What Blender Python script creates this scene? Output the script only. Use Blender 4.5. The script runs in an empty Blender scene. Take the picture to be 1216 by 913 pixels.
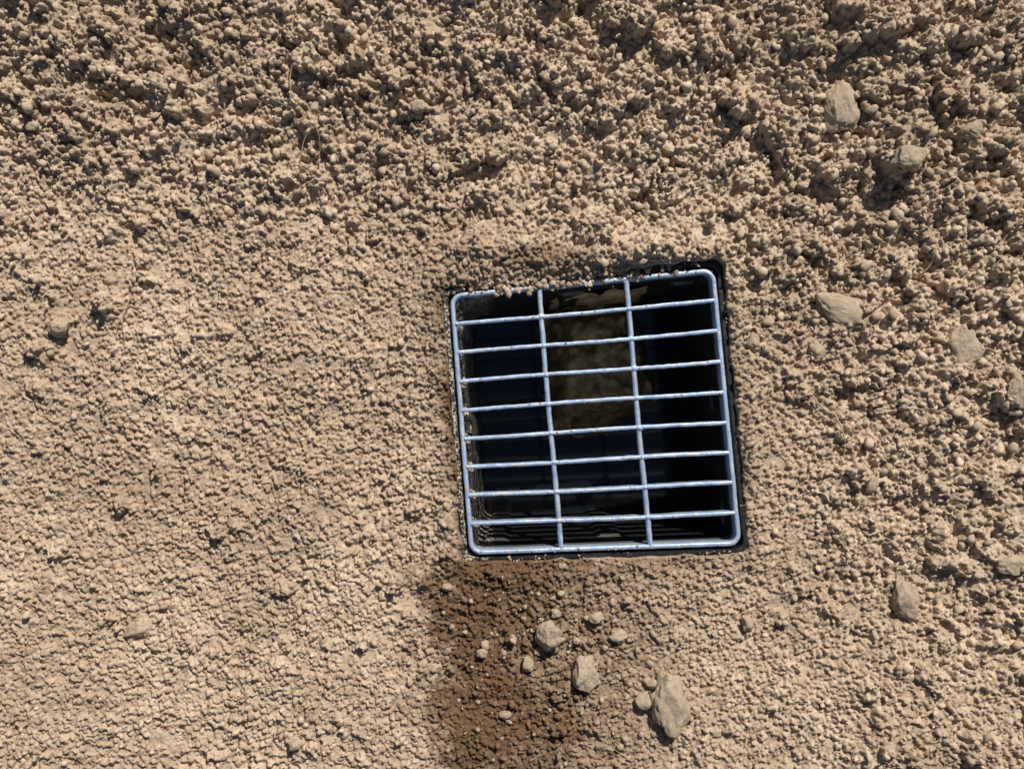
import bpy, bmesh, math, random
import numpy as np
from mathutils import Vector, noise as mnoise
random.seed(4); rng=np.random.default_rng(11)
D=1.3
scene=bpy.context.scene
# ---------------------------------------------------------------- helpers
def sm(a,b,x):
    t=np.clip((x-a)/(b-a),0,1); return t*t*(3-2*t)
TAB=rng.random((8,256,256)).astype(np.float32)
def vn(x,y,s,seed):
    x=np.asarray(x)*s+17.3*seed; y=np.asarray(y)*s+7.7*seed
    xi=np.floor(x).astype(np.int64); yi=np.floor(y).astype(np.int64)
    fx=x-xi; fy=y-yi; fx=fx*fx*(3-2*fx); fy=fy*fy*(3-2*fy)
    T=TAB[seed%8]; a=xi&255; b=yi&255; a1=(a+1)&255; b1=(b+1)&255
    return ((T[a,b]*(1-fx)+T[a1,b]*fx)*(1-fy)+(T[a,b1]*(1-fx)+T[a1,b1]*fx)*fy)*2-1
def fbm(x,y,s,seed,o=3,g=0.5):
    r=0;a=1;n=0
    for i in range(o):
        r=r+a*vn(x,y,s*(2.03**i),seed+i); n+=a; a*=g
    return r/n
def W(px,py,z=0.0):
    k=(D-z)/D/1000.0
    return ((px-608)*k,(456.5-py)*k)
# ---------------------------------------------------------------- rim quad
RQ=[W(524,341),W(857,308),W(891,657),W(549,668)]  # TL TR BR BL
L=0.336
def Q(x,y):
    u=x/L+.5; v=y/L+.5
    tl,tr,br,bl=RQ
    return tuple((bl[i]*(1-u)+br[i]*u)*(1-v)+(tl[i]*(1-u)+tr[i]*u)*v for i in (0,1))
def rimdist(X,Y):
    ds=[]
    for i in range(4):
        a=RQ[i]; b=RQ[(i+1)%4]
        ex,ey=b[0]-a[0],b[1]-a[1]; l=math.hypot(ex,ey)
        nx,ny=-ey/l,ex/l
        ds.append((X-a[0])*nx+(Y-a[1])*ny)
    r=0.011
    a=np.maximum(ds[0],ds[2])+r; b=np.maximum(ds[1],ds[3])+r
    return np.hypot(np.maximum(a,0),np.maximum(b,0))+np.minimum(np.maximum(a,b),0)-r
# ---------------------------------------------------------------- ground grid
h=0.00115
HX,HY=0.69,0.53
def axis(half):
    n=int(round(half/h)); c=np.arange(-n,n+1)*h
    o=[];s=h;p=c[-1]
    while p<45:
        s=s*1.13 if s>0.004 or p>half+0.12 else s*1.02; p+=s; o.append(p)
    o=np.array(o)
    return np.concatenate([-o[::-1],c,o]),len(o),len(c)
xs,ox,nx=axis(HX); ys,oy,ny=axis(HY)
X,Y=np.meshgrid(xs,ys,indexing='ij')
def coarse(X,Y):
    c=0.40+0.52*sm(-0.02,0.34,Y+0.12*X)+0.46*sm(0.24,0.5,X)*sm(-0.5,0.1,Y+0.15)+0.12*sm(.3,.55,X)
    c=c-0.12*sm(.02,-.2,Y)*sm(.3,.1,X)*sm(-.15,-.05,X)
    c=c+0.42*fbm(X,Y,6,3,4,.6)
    return np.clip(c,0.14,1.08)
rd=rimdist(X,Y)
C=coarse(X,Y)
far=np.clip(1-np.hypot(X,Y)/3.0,0,1)
B=0.070*sm(0.10,0.62,Y+0.05*X)+0.03*sm(0.25,0.7,X)
B=B+0.012*fbm(X,Y,4.0,1,3)*(0.25+C)
B=B+0.010*fbm(X,Y,14,2,3)*C
B=B+0.0080*fbm(X,Y,38,5,3)*C**1.5+0.0024*fbm(X,Y,45,5,2)+0.0030*fbm(X,Y,17,6,2)
pit=sm(0.22,0.55,fbm(X,Y,46,1,3,.6))*(0.35+0.65*sm(-.2,.3,fbm(X,Y,7,4,2)))
B=B-0.013*pit*C**1.1
B=B+0.10*fbm(X,Y,0.25,6,3)*(1-far)
near=sm(0.09,0.0,rd)
B=B*(1-near)+near*(0.003+0.010*sm(0.10,0.16,Y)+0.0024*fbm(X,Y,30,4,2))
B=B+0.014*np.exp(-((Y-0.163)/0.018)**2)*sm(-.12,-.05,X)*sm(.28,.2,X)*(0.6+0.9*fbm(X,Y,25,7,2))
B=B+0.006*np.exp(-((rd-0.014)/0.010)**2)*(0.5+1.2*fbm(X,Y,30,2,2))
x0_,y0_=xs[ox],ys[oy]
def ix(x): return int(round((x-x0_)/h))+ox
def iy(y): return int(round((y-y0_)/h))+oy
def stamp(H,cx,cy,zc,r,kz=1.0,wob=0.0,seed=0,ax=1.0,ang=0.0,facet=False):
    n=int(r*max(ax,1)*(1+.3*bool(wob))/h)+2
    i=ix(cx); j=iy(cy)
    i0=max(i-n,ox);i1=min(i+n+1,ox+nx);j0=max(j-n,oy);j1=min(j+n+1,oy+ny)
    if i0>=i1 or j0>=j1: return
    dx=xs[i0:i1,None]-cx; dy=ys[None,j0:j1]-cy
    if ax!=1.0:
        c,s=math.cos(ang),math.sin(ang); u=(dx*c+dy*s)/ax; v=(-dx*s+dy*c); q=r*r-u*u-v*v
    else:
        q=r*r-dx*dx-dy*dy
    if wob:
        q=q+r*r*wob*vn(dx+cx+0*dy,dy+cy+0*dx,2.2/r,seed)
    m=q>0
    v=zc+kz*np.sqrt(np.where(m,q,0))
    if facet:
        for _ in range(3):
            a=random.uniform(0,6.283); t=random.uniform(.2,.8)
            v=np.minimum(v,zc+kz*r*random.uniform(.6,.95)+t*(dx*math.cos(a)+dy*math.sin(a)))
    S=H[i0:i1,j0:j1]
    np.copyto(S,np.maximum(S,np.where(m,v,-9)))
CL=[(705,266,24),(930,148,28),(68,383,15),(125,358,17),(1078,180,20),(498,124,13),(558,182,14),(748,12,25),(20,178,12),
(48,420,15),(706,205,14),(765,190,15),(1005,195,17),(885,120,14),(1188,240,20),(1130,45,20),(1040,40,16),(990,12,18),(165,330,11),
(220,240,13),(330,115,13),(455,225,13),(610,60,14),(835,60,18),(1165,560,15),(1180,760,17),(1110,620,14),(1000,635,15),(70,655,13),
(45,460,13),(355,315,13),(265,150,11),(120,270,15),(640,290,14),(790,232,15),(560,285,12),(905,280,14),(1130,345,13),(1080,400,13),
(1045,540,10),(960,700,10),(1100,800,14),(1030,815,12),(1150,880,17),(430,760,10),(150,600,9),(375,210,12),(240,520,8),(320,700,8),(400,855,9),(90,800,8)]
for k,(px,py,r) in enumerate(CL):
    x,y=W(px,py,0.03*max(0,(456-py)/456)); r=r*0.00095
    stamp(B,x,y,B[ix(x),iy(y)]+0.02*r,r,0.95,0.5,k%7,1.25,random.random()*3,True)
N=9000
cx=rng.uniform(-HX,HX,N); cy=rng.uniform(-HY,HY,N); cr=0.0028+0.0105*rng.random(N)**3.6
for k in range(N):
    i,j=ix(cx[k]),iy(cy[k]); i=min(i,len(xs)-1); j=min(j,len(ys)-1); c=C[i,j]
    if rd[i,j]<0.010 or random.random()>0.06+c**2.0*0.85: continue
    r=cr[k]*(0.6+0.5*c)
    stamp(B,cx[k],cy[k],B[i,j]-0.10*r,r,1.0,0.6,k%7,1+0.5*random.random(),random.random()*3,True)
H=B-0.0030-0.0030*C
M=165000
cx=rng.uniform(-HX,HX,M); cy=rng.uniform(-HY,HY,M)
e=rng.random(M)
cr=0.0011+0.0029*e**3.4
off=rng.uniform(-1.1,0.4,M)
dens=vn(cx,cy,70,2)
for k in range(M):
    i,j=ix(cx[k]),iy(cy[k]); c=C[i,j]
    if dens[k]*0.5+0.5<(0.10+0.40*c)*random.random()*2: continue
    r=cr[k]*(0.66+0.38*c)
    stamp(H,cx[k],cy[k],B[i,j]-0.0006-0.0010*c+off[k]*r,r)
def resample(A,dx,dy):
    I=np.clip(np.arange(A.shape[0])[:,None]+dx/h,0,A.shape[0]-1.001); J=np.clip(np.arange(A.shape[1])[None,:]+dy/h,0,A.shape[1]-1.001)
    i=I.astype(int); j=J.astype(int); fx=I-i; fy=J-j
    return (A[i,j]*(1-fx)+A[i+1,j]*fx)*(1-fy)+(A[i,j+1]*(1-fx)+A[i+1,j+1]*fx)*fy
Dn=(slice(ox,ox+nx),slice(oy,oy+ny)); Xd,Yd=X[Dn],Y[Dn]
wx=0.0015*vn(Xd,Yd,210,1)+0.0010*vn(Xd,Yd,480,3); wy=0.0015*vn(Xd,Yd,210,5)+0.0010*vn(Xd,Yd,480,6)
Hd=resample(H[Dn],wx,wy)
Hd=Hd+0.00050*vn(Xd,Yd,330,2)+0.0005*vn(Xd,Yd,660,4)+0.0005*(rng.random(Xd.shape)-.5)
H[Dn]=Hd
H=np.where((np.abs(X)<=HX)&(np.abs(Y)<=HY),H,H+0.003*vn(X,Y,160,2)*C)
push=0.0085*np.exp(-((X-0.085)/0.045)**2)*(Y>0.1)+0.006*np.exp(-((X+0.02)/0.05)**2)*(Y>0.1)+0.003*(X<-.04)*sm(-.1,.1,fbm(X,Y,14,5,1))
dd=rd+0.0034*fbm(X,Y,60,2,3)+push-0.0004
H=np.where(dd<0,np.minimum(H,-0.003-0.010*sm(0,-0.003,dd)),H)
H=np.where((rd<0.004)&(dd>=0),np.clip(H,-0.003,0.012),H)
Z=H
nxx,nyy=X.shape
def GZ(x,y):
    i=min(max(np.searchsorted(xs,x),1),nxx-1); j=min(max(np.searchsorted(ys,y),1),nyy-1)
    return float(Z[i,j])
def BZ(x,y):
    i=min(max(np.searchsorted(xs,x),1),nxx-1); j=min(max(np.searchsorted(ys,y),1),nyy-1)
    return float(B[max(i-4,0):i+5,max(j-4,0):j+5].mean())
def WG(px,py):
    z=0
    for _ in range(4):
        x,y=W(px,py,z); z=BZ(x,y)
    return x,y,z
# damp mask
PX=X*1000+608; PY=456.5-Y*1000
nz=fbm(X,Y,13,3,5,.65); nz2=fbm(X,Y,80,5,4,.8)
lo=sm(640,760,PY)
bend=18*np.sin((PY-640)/75.0)
left=sm(490,545,PX+bend+60*nz+38*nz2)
right=1-sm(0,1,(PX+120*nz+90*nz2-(640-25*lo))/140)
col_=left*right*(1.0-0.22*sm(.1,.5,nz+0.5*nz2))
side=0.62*left*(1-sm(720,840,PX+80*nz))*np.clip(0.75+0.9*nz+1.0*nz2,0,1.3)
top=0.65*sm(510,540,PX)*(1-sm(780,890,PX))*(1-sm(672,735,PY+40*nz))*(0.8+.8*nz2)
dampv=np.maximum.reduce([col_,side,top])*sm(650,668,PY+6*nz)*(1-sm(980,1100,PY+60*nz))
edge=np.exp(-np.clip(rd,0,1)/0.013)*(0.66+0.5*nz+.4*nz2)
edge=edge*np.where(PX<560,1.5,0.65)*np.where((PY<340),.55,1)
edge2=sm(0.15,0.8,1-np.sqrt(((PX-650)/110)**2+((PY-308)/28)**2)+0.6*nz+.3*nz2)*0.6
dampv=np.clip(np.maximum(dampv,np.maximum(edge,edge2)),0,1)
tone=np.clip(0.5+0.5*fbm(X,Y,150,4,3,.7)+0.28*fbm(X,Y,9,6,3),0,1)
def mk_mesh(name,co,faces,n_per,attrs=None,smooth=True):
    me=bpy.data.meshes.new(name)
    me.vertices.add(len(co)); me.vertices.foreach_set('co',co.astype(np.float32).ravel())
    nf=len(faces); me.loops.add(nf*n_per); me.loops.foreach_set('vertex_index',faces.astype(np.int32).ravel())
    me.polygons.add(nf); me.polygons.foreach_set('loop_start',np.arange(nf,dtype=np.int32)*n_per)
    me.polygons.foreach_set('use_smooth',np.full(nf,smooth))
    me.update(calc_edges=True)
    for k,v in (attrs or {}).items():
        a=me.attributes.new(k,'FLOAT','POINT'); a.data.foreach_set('value',v.astype(np.float32).ravel())
    ob=bpy.data.objects.new(name,me); scene.collection.objects.link(ob); return ob
idx=np.arange(nxx*nyy).reshape(nxx,nyy)
q=np.stack([idx[:-1,:-1],idx[1:,:-1],idx[1:,1:],idx[:-1,1:]],-1)
cxm=(X[:-1,:-1]+X[1:,1:])/2; cym=(Y[:-1,:-1]+Y[1:,1:])/2
keep=rimdist(cxm,cym)>-0.006
q=q[keep]
ground=mk_mesh('ground',np.stack([X,Y,Z],-1).reshape(-1,3),q.reshape(-1,4),4,{'damp':dampv,'tone':tone})
# ---------------------------------------------------------------- materials
def newmat(name):
    m=bpy.data.materials.new(name); m.use_nodes=True
    nt=m.node_tree; b=nt.nodes['Principled BSDF']; return m,nt,b
def nd(nt,t,**k):
    n=nt.nodes.new(t)
    for a,v in k.items(): setattr(n,a,v)
    return n
def ramp(nt,fac,stops):
    r=nd(nt,'ShaderNodeValToRGB'); e=r.color_ramp.elements
    while len(e)<len(stops): e.new(0.5)
    for el,(p,c) in zip(e,stops): el.position=p; el.color=(*c,1)
    nt.links.new(fac,r.inputs[0]); return r.outputs[0]
def noise(nt,vec,scale,detail=4,rough=.6):
    n=nd(nt,'ShaderNodeTexNoise'); n.inputs['Scale'].default_value=scale; n.inputs['Detail'].default_value=detail; n.inputs['Roughness'].default_value=rough
    nt.links.new(vec,n.inputs['Vector']); return n.outputs['Fac']
def mix(nt,f,a,b,bt='MIX'):
    m=nd(nt,'ShaderNodeMix',data_type='RGBA',blend_type=bt)
    for s,v in ((0,f),(6,a),(7,b)):
        if isinstance(v,bpy.types.NodeSocket): nt.links.new(v,m.inputs[s])
        else: m.inputs[s].default_value=v if s==0 else (*v,1)
    return m.outputs[2]
def soilmat(name):
    m,nt,b=newmat(name)
    tc=nd(nt,'ShaderNodeTexCoord').outputs['Object']
    at=nd(nt,'ShaderNodeAttribute',attribute_name='tone').outputs['Fac']
    dp=nd(nt,'ShaderNodeAttribute',attribute_name='damp').outputs['Fac']
    dry=ramp(nt,at,[(0.0,(0.325,0.236,0.163)),(0.5,(0.495,0.378,0.270)),(1.0,(0.66,0.525,0.39))])
    n1=noise(nt,tc,420,5,.7)
    v1=ramp(nt,n1,[(0.25,(0.58,0.56,0.54)),(0.5,(1,1,1)),(0.8,(1.27,1.25,1.23))])
    dry=mix(nt,1.0,dry,v1,'MULTIPLY')
    n2=noise(nt,tc,3.0,4,.6)
    v2=ramp(nt,n2,[(0.3,(0.90,0.88,0.86)),(0.7,(1.06,1.06,1.06))])
    dry=mix(nt,1.0,dry,v2,'MULTIPLY')
    wet=ramp(nt,n1,[(0.25,(0.075,0.043,0.023)),(0.75,(0.225,0.135,0.075))])
    col=mix(nt,dp,dry,wet)
    nt.links.new(col,b.inputs['Base Color'])
    b.inputs['Roughness'].default_value=0.95; b.inputs['Specular IOR Level'].default_value=0.1
    bp=nd(nt,'ShaderNodeBump'); bp.inputs['Strength'].default_value=0.9; bp.inputs['Distance'].default_value=0.0009
    nt.links.new(noise(nt,tc,1000,3,.7),bp.inputs['Height']); nt.links.new(bp.outputs[0],b.inputs['Normal'])
    return m
soil=soilmat('soil'); ground.data.materials.append(soil)
def rockmat(name,c1,c2):
    m,nt,b=newmat(name)
    gx=nd(nt,'ShaderNodeNewGeometry').outputs['Position']
    a=ramp(nt,noise(nt,gx,60,6,.65),[(0.3,c1),(0.7,c2)])
    s=ramp(nt,noise(nt,gx,600,4,.7),[(0.35,(0.55,0.53,0.5)),(0.55,(1.05,1.05,1.05))])
    a=mix(nt,1.0,a,s,'MULTIPLY')
    d=ramp(nt,noise(nt,gx,130,6,.75),[(0.42,(0,0,0)),(0.56,(1,1,1))])
    a=mix(nt,d,a,(0.48,0.365,0.26))
    nt.links.new(a,b.inputs['Base Color'])
    b.inputs['Roughness'].default_value=0.92; b.inputs['Specular IOR Level'].default_value=0.12
    bp=nd(nt,'ShaderNodeBump'); bp.inputs['Strength'].default_value=1.0; bp.inputs['Distance'].default_value=0.0022
    nt.links.new(noise(nt,gx,260,6,.75),bp.inputs['Height']); nt.links.new(bp.outputs[0],b.inputs['Normal'])
    return m
rk1=rockmat('stone_tan',(0.39,0.30,0.20),(0.57,0.46,0.33))
rk2=rockmat('stone_brown',(0.31,0.24,0.17),(0.47,0.38,0.27))
plas,nt,b=newmat('black_plastic')
gx=nd(nt,'ShaderNodeNewGeometry').outputs['Position']
dust=ramp(nt,noise(nt,gx,60,6,.75),[(0.42,(0,0,0)),(0.55,(1,1,1))])
sp=ramp(nt,noise(nt,gx,330,3,.6),[(0.46,(0,0,0)),(0.56,(1,1,1))])
dd_=mix(nt,1.0,dust,sp,'MULTIPLY')
sx=nd(nt,'ShaderNodeSeparateXYZ'); nt.links.new(gx,sx.inputs[0])
mr=nd(nt,'ShaderNodeMapRange'); mr.inputs['From Min'].default_value=-0.02; mr.inputs['From Max'].default_value=-0.04; mr.inputs['To Min'].default_value=0.04
nt.links.new(sx.outputs[0],mr.inputs['Value'])
mm=nd(nt,'ShaderNodeMath',operation='MULTIPLY'); nt.links.new(dd_,mm.inputs[0]); nt.links.new(mr.outputs[0],mm.inputs[1])
c=mix(nt,mm.outputs[0],(0.008,0.008,0.009),(0.62,0.54,0.43))
nt.links.new(c,b.inputs['Base Color']); b.inputs['Roughness'].default_value=0.45
steel,nt,b=newmat('galvanized_steel')
gx=nd(nt,'ShaderNodeNewGeometry').outputs['Position']
c=ramp(nt,noise(nt,gx,45,5,.6),[(0.3,(0.23,0.33,0.50)),(0.55,(0.35,0.46,0.63)),(0.75,(0.56,0.64,0.74))])  # blue of the sky's reflection painted into the steel's base colour
ds=ramp(nt,noise(nt,gx,160,6,.8),[(0.49,(0,0,0)),(0.61,(1,1,1))])
c=mix(nt,ds,c,(0.54,0.49,0.42))
nt.links.new(c,b.inputs['Base Color']); b.inputs['Metallic'].default_value=0.35; b.inputs['Roughness'].default_value=0.48
bp=nd(nt,'ShaderNodeBump'); bp.inputs['Strength'].default_value=0.7; bp.inputs['Distance'].default_value=0.0009
nt.links.new(noise(nt,gx,260,4,.6),bp.inputs['Height']); nt.links.new(bp.outputs[0],b.inputs['Normal'])
wat,nt,b=newmat('dirty_water'); b.inputs['Base Color'].default_value=(0.006,0.008,0.01,1); b.inputs['Roughness'].default_value=0.08
silt,nt,b=newmat('silt')
gx=nd(nt,'ShaderNodeNewGeometry').outputs['Position']
c=ramp(nt,noise(nt,gx,40,6,.7),[(0.35,(0.12,0.075,0.035)),(0.6,(0.50,0.35,0.18)),(0.75,(0.66,0.50,0.29))])
nt.links.new(c,b.inputs['Base Color']); b.inputs['Roughness'].default_value=0.8
wood,nt,b=newmat('dry_twig')
b.inputs['Base Color'].default_value=(0.42,0.32,0.2,1); b.inputs['Roughness'].default_value=0.85
# ---------------------------------------------------------------- basin
def ring(inset,rad,n=40,corr=0.0):
    hw=L/2-inset; pts=[]
    for k in range(4):
        for t in range(n):
            s=-hw+rad+(2*hw-2*rad)*t/n
            off=corr*(1 if (t//4)%5==0 else 0)
            p=(s,-hw+off)
            for _ in range(k): p=(-p[1],p[0])
            pts.append(p)
        for t in range(6):
            a=-math.pi/2+math.pi/2*t/6
            p=(hw-rad+rad*math.cos(a),-hw+rad+rad*math.sin(a))
            for _ in range(k): p=(-p[1],p[0])
            pts.append(p)
    return pts
lev=[(0.0005,.012,-0.04,0),(0.0005,.012,-0.005,0),(0.0015,.011,-0.003,0),(0.0055,.010,-0.003,0),(0.0065,.009,-0.005,0),(0.007,.009,-0.026,0),
     (0.015,.012,-0.028,0),(0.016,.012,-0.034,0),(0.017,.012,-0.05,0.0),(0.017,.012,-0.053,0.004),(0.022,.012,-0.29,0.004),(0.023,.012,-0.32,0),(0.15,.012,-0.32,0)]
V=[];F=[]
for (ins,r,z,c_) in lev:
    for p in ring(ins,r,40,c_):
        w=Q(*p); V.append((w[0],w[1],z))
n=len(V)//len(lev)
for a in range(len(lev)-1):
    for i in range(n):
        j=(i+1)%n; F.append((a*n+i,a*n+j,(a+1)*n+j,(a+1)*n+i))
F.append(tuple((len(lev)-1)*n+i for i in range(n)))
def pymesh(name,V,F,mat,smooth=False,parent=None):
    me=bpy.data.meshes.new(name); me.from_pydata(V,[],F); me.update()
    if smooth: me.polygons.foreach_set('use_smooth',[True]*len(me.polygons))
    ob=bpy.data.objects.new(name,me); scene.collection.objects.link(ob); me.materials.append(mat)
    if parent: ob.parent=parent
    return ob
basin=bpy.data.objects.new('catch_basin',None); scene.collection.objects.link(basin)
pymesh('basin_box',V,F,plas,False,basin)
V=[(*Q(*p),-0.285) for p in ring(0.0205,.012,10)]
pymesh('standing_water',V,[tuple(range(len(V)))],wat,False,basin)
def heap(name,lx,ly,rx,ry,z0,hh,sq=2.0,sd=1):
    V=[];F=[];n=70
    for i in range(n):
        for j in range(n):
            a=(i/(n-1)*2-1); bb=(j/(n-1)*2-1)
            x=lx+a*rx; y=ly+bb*ry
            d=max(0,1-(abs(a)**sq+abs(bb)**sq)**(1/sq)*(1+0.45*float(fbm(a,bb,2,sd,4,.6))))
            w=Q(max(-.145,min(.145,x)),max(-.145,min(.145,y)))
            V.append((w[0],w[1],z0+hh*min(1,d*2.0)**0.8*(1+.3*float(fbm(a,bb,3,sd,5,.6)))-0.01*(d<=0)))
    for i in range(n-1):
        for j in range(n-1):
            F.append((i*n+j,(i+1)*n+j,(i+1)*n+j+1,i*n+j+1))
    return pymesh(name,V,F,silt,True,basin)
heap('silt_heap',0.028,0.062,0.080,0.10,-0.29,0.10,3.0)
V=[];F=[];n=30;m2=24
for i in range(n):
    for j in range(m2):
        u=i/(n-1)*2-1; t=j/(m2-1)
        zz=-0.055-0.19*t; lx=0.03+u*0.062*(1+.25*float(fbm(t,u*0,4,3,2)))
        ins=0.0175+0.0046*t
        ly=L/2-ins-0.006*(1-abs(u))**.4*(0.5+0.8*float(vn(u,t,6,2)))
        w=Q(lx,ly); V.append((w[0],w[1],zz))
for i in range(n-1):
    for j in range(m2-1): F.append((i*m2+j,(i+1)*m2+j,(i+1)*m2+j+1,i*m2+j+1))
pymesh('silt_on_wall',V,F,silt,True,basin)
# ---------------------------------------------------------------- grate
grate=bpy.data.objects.new('drain_grate',None); scene.collection.objects.link(grate)
def profile(w,zt,zb,bev):
    a=w/2
    return [(-a*0.75,zb),(-a,zt-bev),(-a+bev*0.3,zt-bev*0.35),(-a+bev,zt),(a-bev,zt),(a-bev*0.3,zt-bev*0.35),(a,zt-bev),(a*0.75,zb)]
def sweep(name,pts,prof,closed,wob=0.0):
    V=[];F=[];n=len(pts);m=len(prof)
    for i,p in enumerate(pts):
        if closed: a=pts[i-1]; c=pts[(i+1)%n]
        else: a=pts[max(i-1,0)]; c=pts[min(i+1,n-1)]
        tx,ty=c[0]-a[0],c[1]-a[1]; l=math.hypot(tx,ty); nx_,ny_=-ty/l,tx/l
        s=random.uniform(-wob,wob); zz=random.uniform(-wob,wob)*0.5
        for (o,z) in prof:
            o2=o*(1+random.uniform(-wob,wob)*500)+s
            w=Q(p[0]+nx_*o2,p[1]+ny_*o2); V.append((w[0],w[1],z+zz))
    for i in range(n if closed else n-1):
        j=(i+1)%n
        for k in range(m):
            l=(k+1)%m; F.append((i*m+k,j*m+k,j*m+l,i*m+l))
    if not closed: F.append(tuple(range(m))[::-1]); F.append(tuple((n-1)*m+k for k in range(m)))
    bm=bmesh.new(); me=bpy.data.meshes.new(name)
    for v in V: bm.verts.new(v)
    bm.verts.ensure_lookup_table()
    for f in F: bm.faces.new([bm.verts[k] for k in f])
    bmesh.ops.recalc_face_normals(bm,faces=bm.faces); bm.to_mesh(me); bm.free()
    me.polygons.foreach_set('use_smooth',[True]*len(me.polygons))
    ob=bpy.data.objects.new(name,me); scene.collection.objects.link(ob); me.materials.append(steel); ob.parent=grate
    try: me.set_sharp_from_angle(angle=math.radians(50))
    except Exception: pass
    return ob
fi=0.0118
sweep('grate_frame',ring(fi,0.012,40),profile(0.0054,0.0015,-0.024,0.0016),True,0.00015)
hw=L/2-fi
for k in range(1,9):
    v=-hw+2*hw*k/9
    pts=[(-hw+0.002+(2*hw-0.004)*t/50,v+0.0006*math.sin(t*.13+k)) for t in range(51)]
    sweep('cross_bar_%d'%k,pts,profile(0.0047,0.0030,-0.018,0.0014),False,0.00022)
for k in (1,2):
    u=-hw+2*hw*k/3
    pts=[(u+0.0006*math.sin(t*.12+k),-hw+0.002+(2*hw-0.004)*t/50) for t in range(51)]
    sweep('long_bar_%d'%k,pts,profile(0.0060,0.0018,-0.012,0.0024),False,0.0002)
bmw=bmesh.new()
for k in range(1,9):
    for m_ in (1,2):
        x=-hw+2*hw*m_/3; y=-hw+2*hw*k/9; w=Q(x,y)
        r=bmesh.ops.create_icosphere(bmw,subdivisions=2,radius=1); s1=random.uniform(.8,1.25)
        for vv in r['verts']:
            s=s1+0.2*random.uniform(-1,1)
            vv.co=Vector((w[0]+vv.co.x*0.0040*s,w[1]+vv.co.y*0.0032*s,0.0012+vv.co.z*0.0024))
me=bpy.data.meshes.new('welds'); bmw.to_mesh(me); bmw.free(); me.polygons.foreach_set('use_smooth',[True]*len(me.polygons))
ob=bpy.data.objects.new('welds',me); scene.collection.objects.link(ob); me.materials.append(steel); ob.parent=grate
# ---------------------------------------------------------------- rocks
def rock(px,py,w,hh,ang=0,mat=rk1,up=0.55,bury=0.3):
    x,y,z=WG(px,py); seed=random.random()*50
    a=w*0.0005;b_=hh*0.0005;c_=min(a,b_)*up*1.5
    bm=bmesh.new(); bmesh.ops.create_icosphere(bm,subdivisions=5 if max(w,hh)>24 else 4,radius=1)
    planes=[(Vector((random.gauss(0,1),random.gauss(0,1),random.gauss(0,.8))).normalized(),random.uniform(.65,.9)) for _ in range(12)]
    ca,sa=math.cos(ang),math.sin(ang)
    for v in bm.verts:
        p=v.co.copy()
        for nn,dd2 in planes:
            t=p.dot(nn)-dd2
            if t>0: p-=nn*t*0.85
        p*=1+0.22*mnoise.noise(v.co*1.5+Vector((seed,0,0)))+0.09*mnoise.noise(v.co*4+Vector((seed,3,0)))+0.04*mnoise.noise(v.co*11+Vector((seed,3,0)))
        X_,Y_,Z_=p.x*a*1.18,p.y*b_*1.18,p.z*c_
        v.co=Vector((X_*ca-Y_*sa,X_*sa+Y_*ca,Z_))
    me=bpy.data.meshes.new('rock'); bm.to_mesh(me); bm.free(); me.polygons.foreach_set('use_smooth',[True]*len(me.polygons))
    ob=bpy.data.objects.new('rock',me); scene.collection.objects.link(ob); ob.location=(x,y,z+c_*(1-2*bury)*0.9); me.materials.append(mat)
R=[(796,836,38,66,0.12,rk1,.55,.25),(693,798,27,40,-.1,rk1,.6,.25),(652,753,27,29,.3,rk2,.7,.2),(734,755,22,14,-.1,rk1,.6,.25),(708,733,16,14,0,rk1,.6,.2),
(765,833,19,19,0,rk2,.6,.3),(627,787,13,18,0,rk1,.7,.2),(572,774,13,11,0,rk1,.7,.2),(1001,368,64,32,-.35,rk1,.5,.5),(997,127,34,58,.15,rk1,.6,.5),
(1075,714,36,44,.2,rk2,.5,.5),(1146,416,40,56,-.1,rk2,.35,.62),(1211,466,26,34,0,rk2,.6,.5),(1202,671,32,20,0,rk1,.6,.47),(1078,186,34,26,.3,rk2,.6,.52),
(1156,156,28,20,.4,rk2,.6,.5),(970,416,17,27,.2,rk1,.6,.47),(887,738,15,17,0,rk1,.7,.3),(141,127,16,9,.3,rk1,.6,.3),(39,150,15,10,.1,rk1,.6,.3),(165,747,30,20,.2,rk1,.5,.52),
(350,883,14,13,0,rk1,.7,.3),(498,126,18,16,0,rk1,.6,.48),(1035,574,13,22,0,rk1,.6,.4),(776,812,14,12,0,rk1,.6,.3),(660,728,12,10,0,rk1,.6,.2),(600,848,14,10,.4,rk2,.6,.3),
(895,405,14,18,0,rk1,.6,.45),(68,388,22,20,.4,rk1,.6,.48),(610,760,8,8,0,rk1,.7,.2),(685,760,9,8,0,rk1,.7,.2),(745,712,10,9,0,rk1,.7,.2),(532,697,12,9,0,rk1,.7,.2)]
for r_ in R: rock(*r_)
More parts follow.
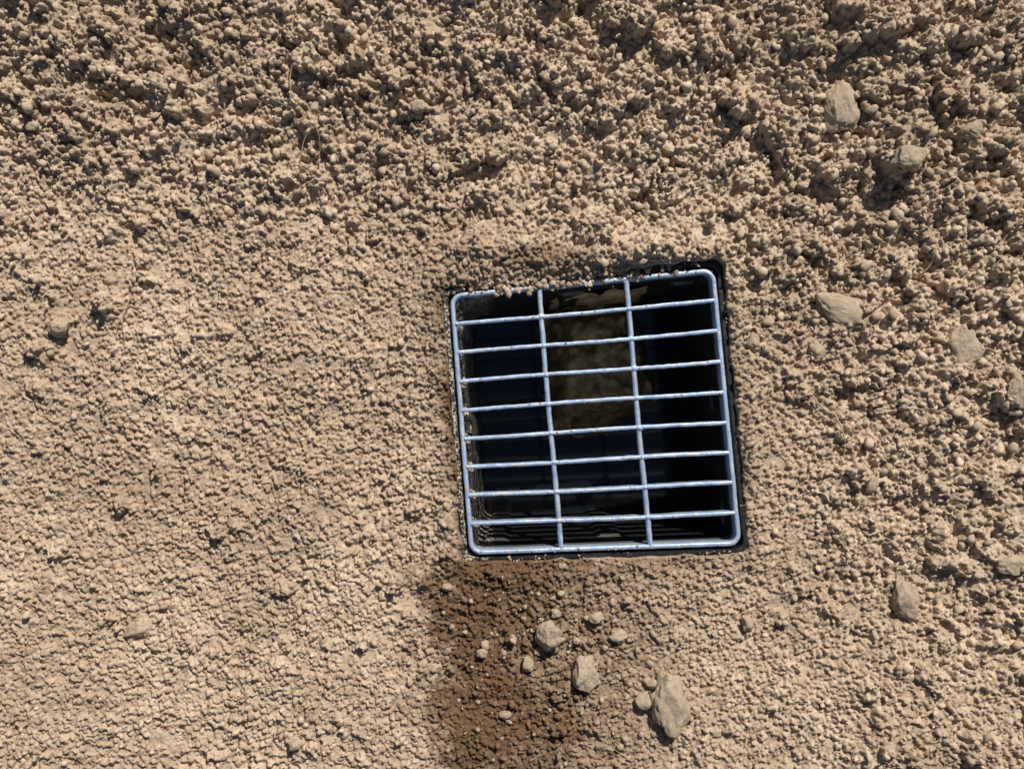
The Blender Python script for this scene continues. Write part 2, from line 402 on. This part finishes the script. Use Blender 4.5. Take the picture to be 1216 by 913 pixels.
# ---------------------------------------------------------------- loose crumbs
def ico(sub):
    bm=bmesh.new(); bmesh.ops.create_icosphere(bm,subdivisions=sub,radius=1)
    v=np.array([vv.co[:] for vv in bm.verts]); f=np.array([[q_.index for q_ in ff.verts] for ff in bm.faces]); bm.free(); return v,f
IV,IF=ico(2)
def scatter(name,pos,rad,mat,damp,rough=0.25,flat=(0.6,1.0),tmean=.6):
    n=len(pos); nv=len(IV)
    rot=rng.normal(size=(n,3,3)); qm,_=np.linalg.qr(rot)
    sc=np.stack([rng.uniform(.75,1.4,n),rng.uniform(.7,1.2,n),rng.uniform(flat[0],flat[1],n)],-1)
    low=np.einsum('vj,nj->nv',IV,rng.normal(0,.16,(n,3)))+0.18*np.sin(np.einsum('vj,nj->nv',IV,rng.normal(0,2.6,(n,3))))
    v=IV[None]*(1+low[...,None]+rng.normal(0,rough,(n,nv,1))*0.4)
    v=v*sc[:,None,:]; v=np.einsum('nij,nvj->nvi',qm,v)*rad[:,None,None]+pos[:,None,:]
    f=(IF[None]+(np.arange(n)*nv)[:,None,None]).reshape(-1,3)
    t=np.repeat(np.clip(rng.normal(tmean,.22,n),0,1),nv); dm=np.repeat(damp,nv)
    ob=mk_mesh(name,v.reshape(-1,3),f,3,{'tone':t,'damp':dm}); ob.data.materials.append(mat); return ob
n=26000
px=rng.uniform(-HX,HX,n); py=rng.uniform(-HY,HY,n)
ii=np.searchsorted(xs,px); jj=np.searchsorted(ys,py)
ok=(rd[ii,jj]>0.001)&(rng.random(n)<0.3+0.7*C[ii,jj])
px,py,ii,jj=px[ok],py[ok],ii[ok],jj[ok]; m=len(px)
rad=(0.0009+0.0044*rng.random(m)**5)*(0.66+0.45*C[ii,jj])
pos=np.stack([px,py,Z[ii,jj]+rad*0.25],-1)
scatter('soil_crumbs',pos,rad,soil,dampv[ii,jj]*0.9)
P=[];Rr=[]
for k in range(560):
    if k<400: x=random.gauss(0.10,0.10); y=random.gauss(-0.32,0.07)
    else: x=random.uniform(-.6,.6); y=random.uniform(-.45,.45)
    if float(rimdist(np.array(x),np.array(y)))<0.003: continue
    r=0.0012+0.0034*random.random()**3.5; P.append((x,y,GZ(x,y)+r*0.3)); Rr.append(r)
scatter('pebbles',np.array(P),np.array(Rr),rk1,np.zeros(len(P)),0.1,(.6,.9))
P=[];Rr=[]
def addg(lx,ly,z,r):
    w=Q(lx,ly); P.append((w[0],w[1],z+r*.5)); Rr.append(r)
for k in range(520):
    addg(random.choice([random.gauss(0.015,0.028),random.gauss(-.06,.035)]) if k<440 else random.uniform(-.15,.15),L/2-abs(random.gauss(0.003,0.006)),0.0,0.0008+0.0032*random.random()**2.5)
for k in range(600):
    s=random.choice([0,1,2,3]); t=random.uniform(-L/2,L/2); o=L/2-random.uniform(0,1)**2*0.0055
    if vn(t,s*3.1,40,3)<0.0: continue
    p=[(t,o),(t,-o),(o,t),(-o,t)][s]; addg(p[0],p[1],-0.003,0.0004+0.0013*random.random()**3)
for k in range(120):
    kk=random.randint(1,8); addg(random.uniform(-hw,hw),-hw+2*hw*kk/9+random.uniform(-.0016,.0016),0.003,0.0004+0.0008*random.random()**2)
for k in range(60):
    addg(random.uniform(-hw,hw),random.choice([-hw,hw])+random.uniform(-.002,.002),0.0015,0.0005+0.0012*random.random()**2)
for k in range(420):
    y=random.uniform(-.15,.15)
    if vn(y,0,30,4)<-.3: continue
    addg(-L/2+0.013+random.uniform(0,.006),y,-0.030,0.0006+0.0022*random.random()**3)
P=np.array(P);Rr=np.array(Rr)
scatter('soil_debris',P,Rr,soil,np.clip(rng.normal(.15,.25,len(P)),0,1))
# ---------------------------------------------------------------- twigs / roots
def tube(bm,pts,r):
    rings=[]
    for i,p in enumerate(pts):
        a=Vector(pts[max(i-1,0)]);c=Vector(pts[min(i+1,len(pts)-1)]); t=(c-a).normalized()
        s=t.cross(Vector((0,0,1))).normalized(); u=s.cross(t)
        rr=r*(1-0.5*i/len(pts))
        rings.append([bm.verts.new(Vector(p)+(s*math.cos(k*1.2566)+u*math.sin(k*1.2566))*rr) for k in range(5)])
    for a,b2 in zip(rings,rings[1:]):
        for k in range(5): bm.faces.new((a[k],a[(k+1)%5],b2[(k+1)%5],b2[k]))
def twigs(name,specs):
    bm=bmesh.new()
    for (x0,y0,x1,y1,bend,r,lift) in specs:
        pts=[]
        for t in range(15):
            f=t/14; dx,dy=x1-x0,y1-y0
            px_=x0+dx*f-dy*bend*math.sin(math.pi*f)+random.uniform(-.4,.4); py_=y0+dy*f+dx*bend*math.sin(math.pi*f)+random.uniform(-.4,.4)
            x,y,z=WG(px_,py_); pts.append((x,y,z+0.0035+lift*math.sin(math.pi*f)))
        zz=np.array([p[2] for p in pts]); zz=np.convolve(np.pad(zz,2,'edge'),np.ones(5)/5,'valid')
        tube(bm,[(p[0],p[1],z) for p,z in zip(pts,zz)],r)
    me=bpy.data.meshes.new(name); bm.to_mesh(me); bm.free()
    ob=bpy.data.objects.new(name,me); scene.collection.objects.link(ob); me.materials.append(wood)
twigs('twig',[(962,468,990,492,.1,.0012,.005),(990,492,1001,540,-.08,.0011,.005)])
twigs('twig',[(157,352,150,405,.1,.0009,.004),(150,372,140,398,.1,.0007,.004)])
twigs('dry_roots',[(352,70,362,140,.15,.0008,.006),(362,120,380,205,-.1,.0007,.006),(340,175,385,215,.1,.0007,.006),(300,95,350,130,.1,.0006,.006),(372,150,360,215,.1,.0006,.006),
 (560,250,585,275,.2,.0006,.004),(120,460,160,480,.2,.0007,.004),(130,470,128,500,.2,.0006,.004),(690,880,740,895,-.1,.0006,.004),(148,130,150,180,.1,.0006,.004),(1085,330,1110,300,.1,.0007,.004)])
# ---------------------------------------------------------------- light, sky, camera
el=math.radians(44); az=math.radians(24)
S=Vector((math.cos(el)*math.sin(az),math.cos(el)*math.cos(az),math.sin(el)))
sl=bpy.data.lights.new('sun','SUN'); sl.energy=5.0; sl.angle=math.radians(0.5); sl.color=(1.0,0.965,0.91)
so=bpy.data.objects.new('sun',sl); scene.collection.objects.link(so); so.rotation_euler=S.to_track_quat('Z','Y').to_euler()
w=bpy.data.worlds.new('World'); scene.world=w; w.use_nodes=True; nt=w.node_tree
sk=nt.nodes.new('ShaderNodeTexSky'); sk.sky_type='NISHITA'; sk.sun_disc=False; sk.sun_elevation=el; sk.sun_rotation=az
bg=nt.nodes['Background']; bg.inputs[1].default_value=0.05; nt.links.new(sk.outputs[0],bg.inputs[0])
cam=bpy.data.cameras.new('camera'); co=bpy.data.objects.new('camera',cam); scene.collection.objects.link(co)
co.location=(0,0,D); co.rotation_euler=(0,0,0); cam.sensor_fit='HORIZONTAL'; cam.angle=2*math.atan(0.608/D); cam.clip_start=0.01; cam.clip_end=300
scene.camera=co
scene.view_settings.view_transform='Standard'; scene.view_settings.look='None'; scene.view_settings.exposure=0
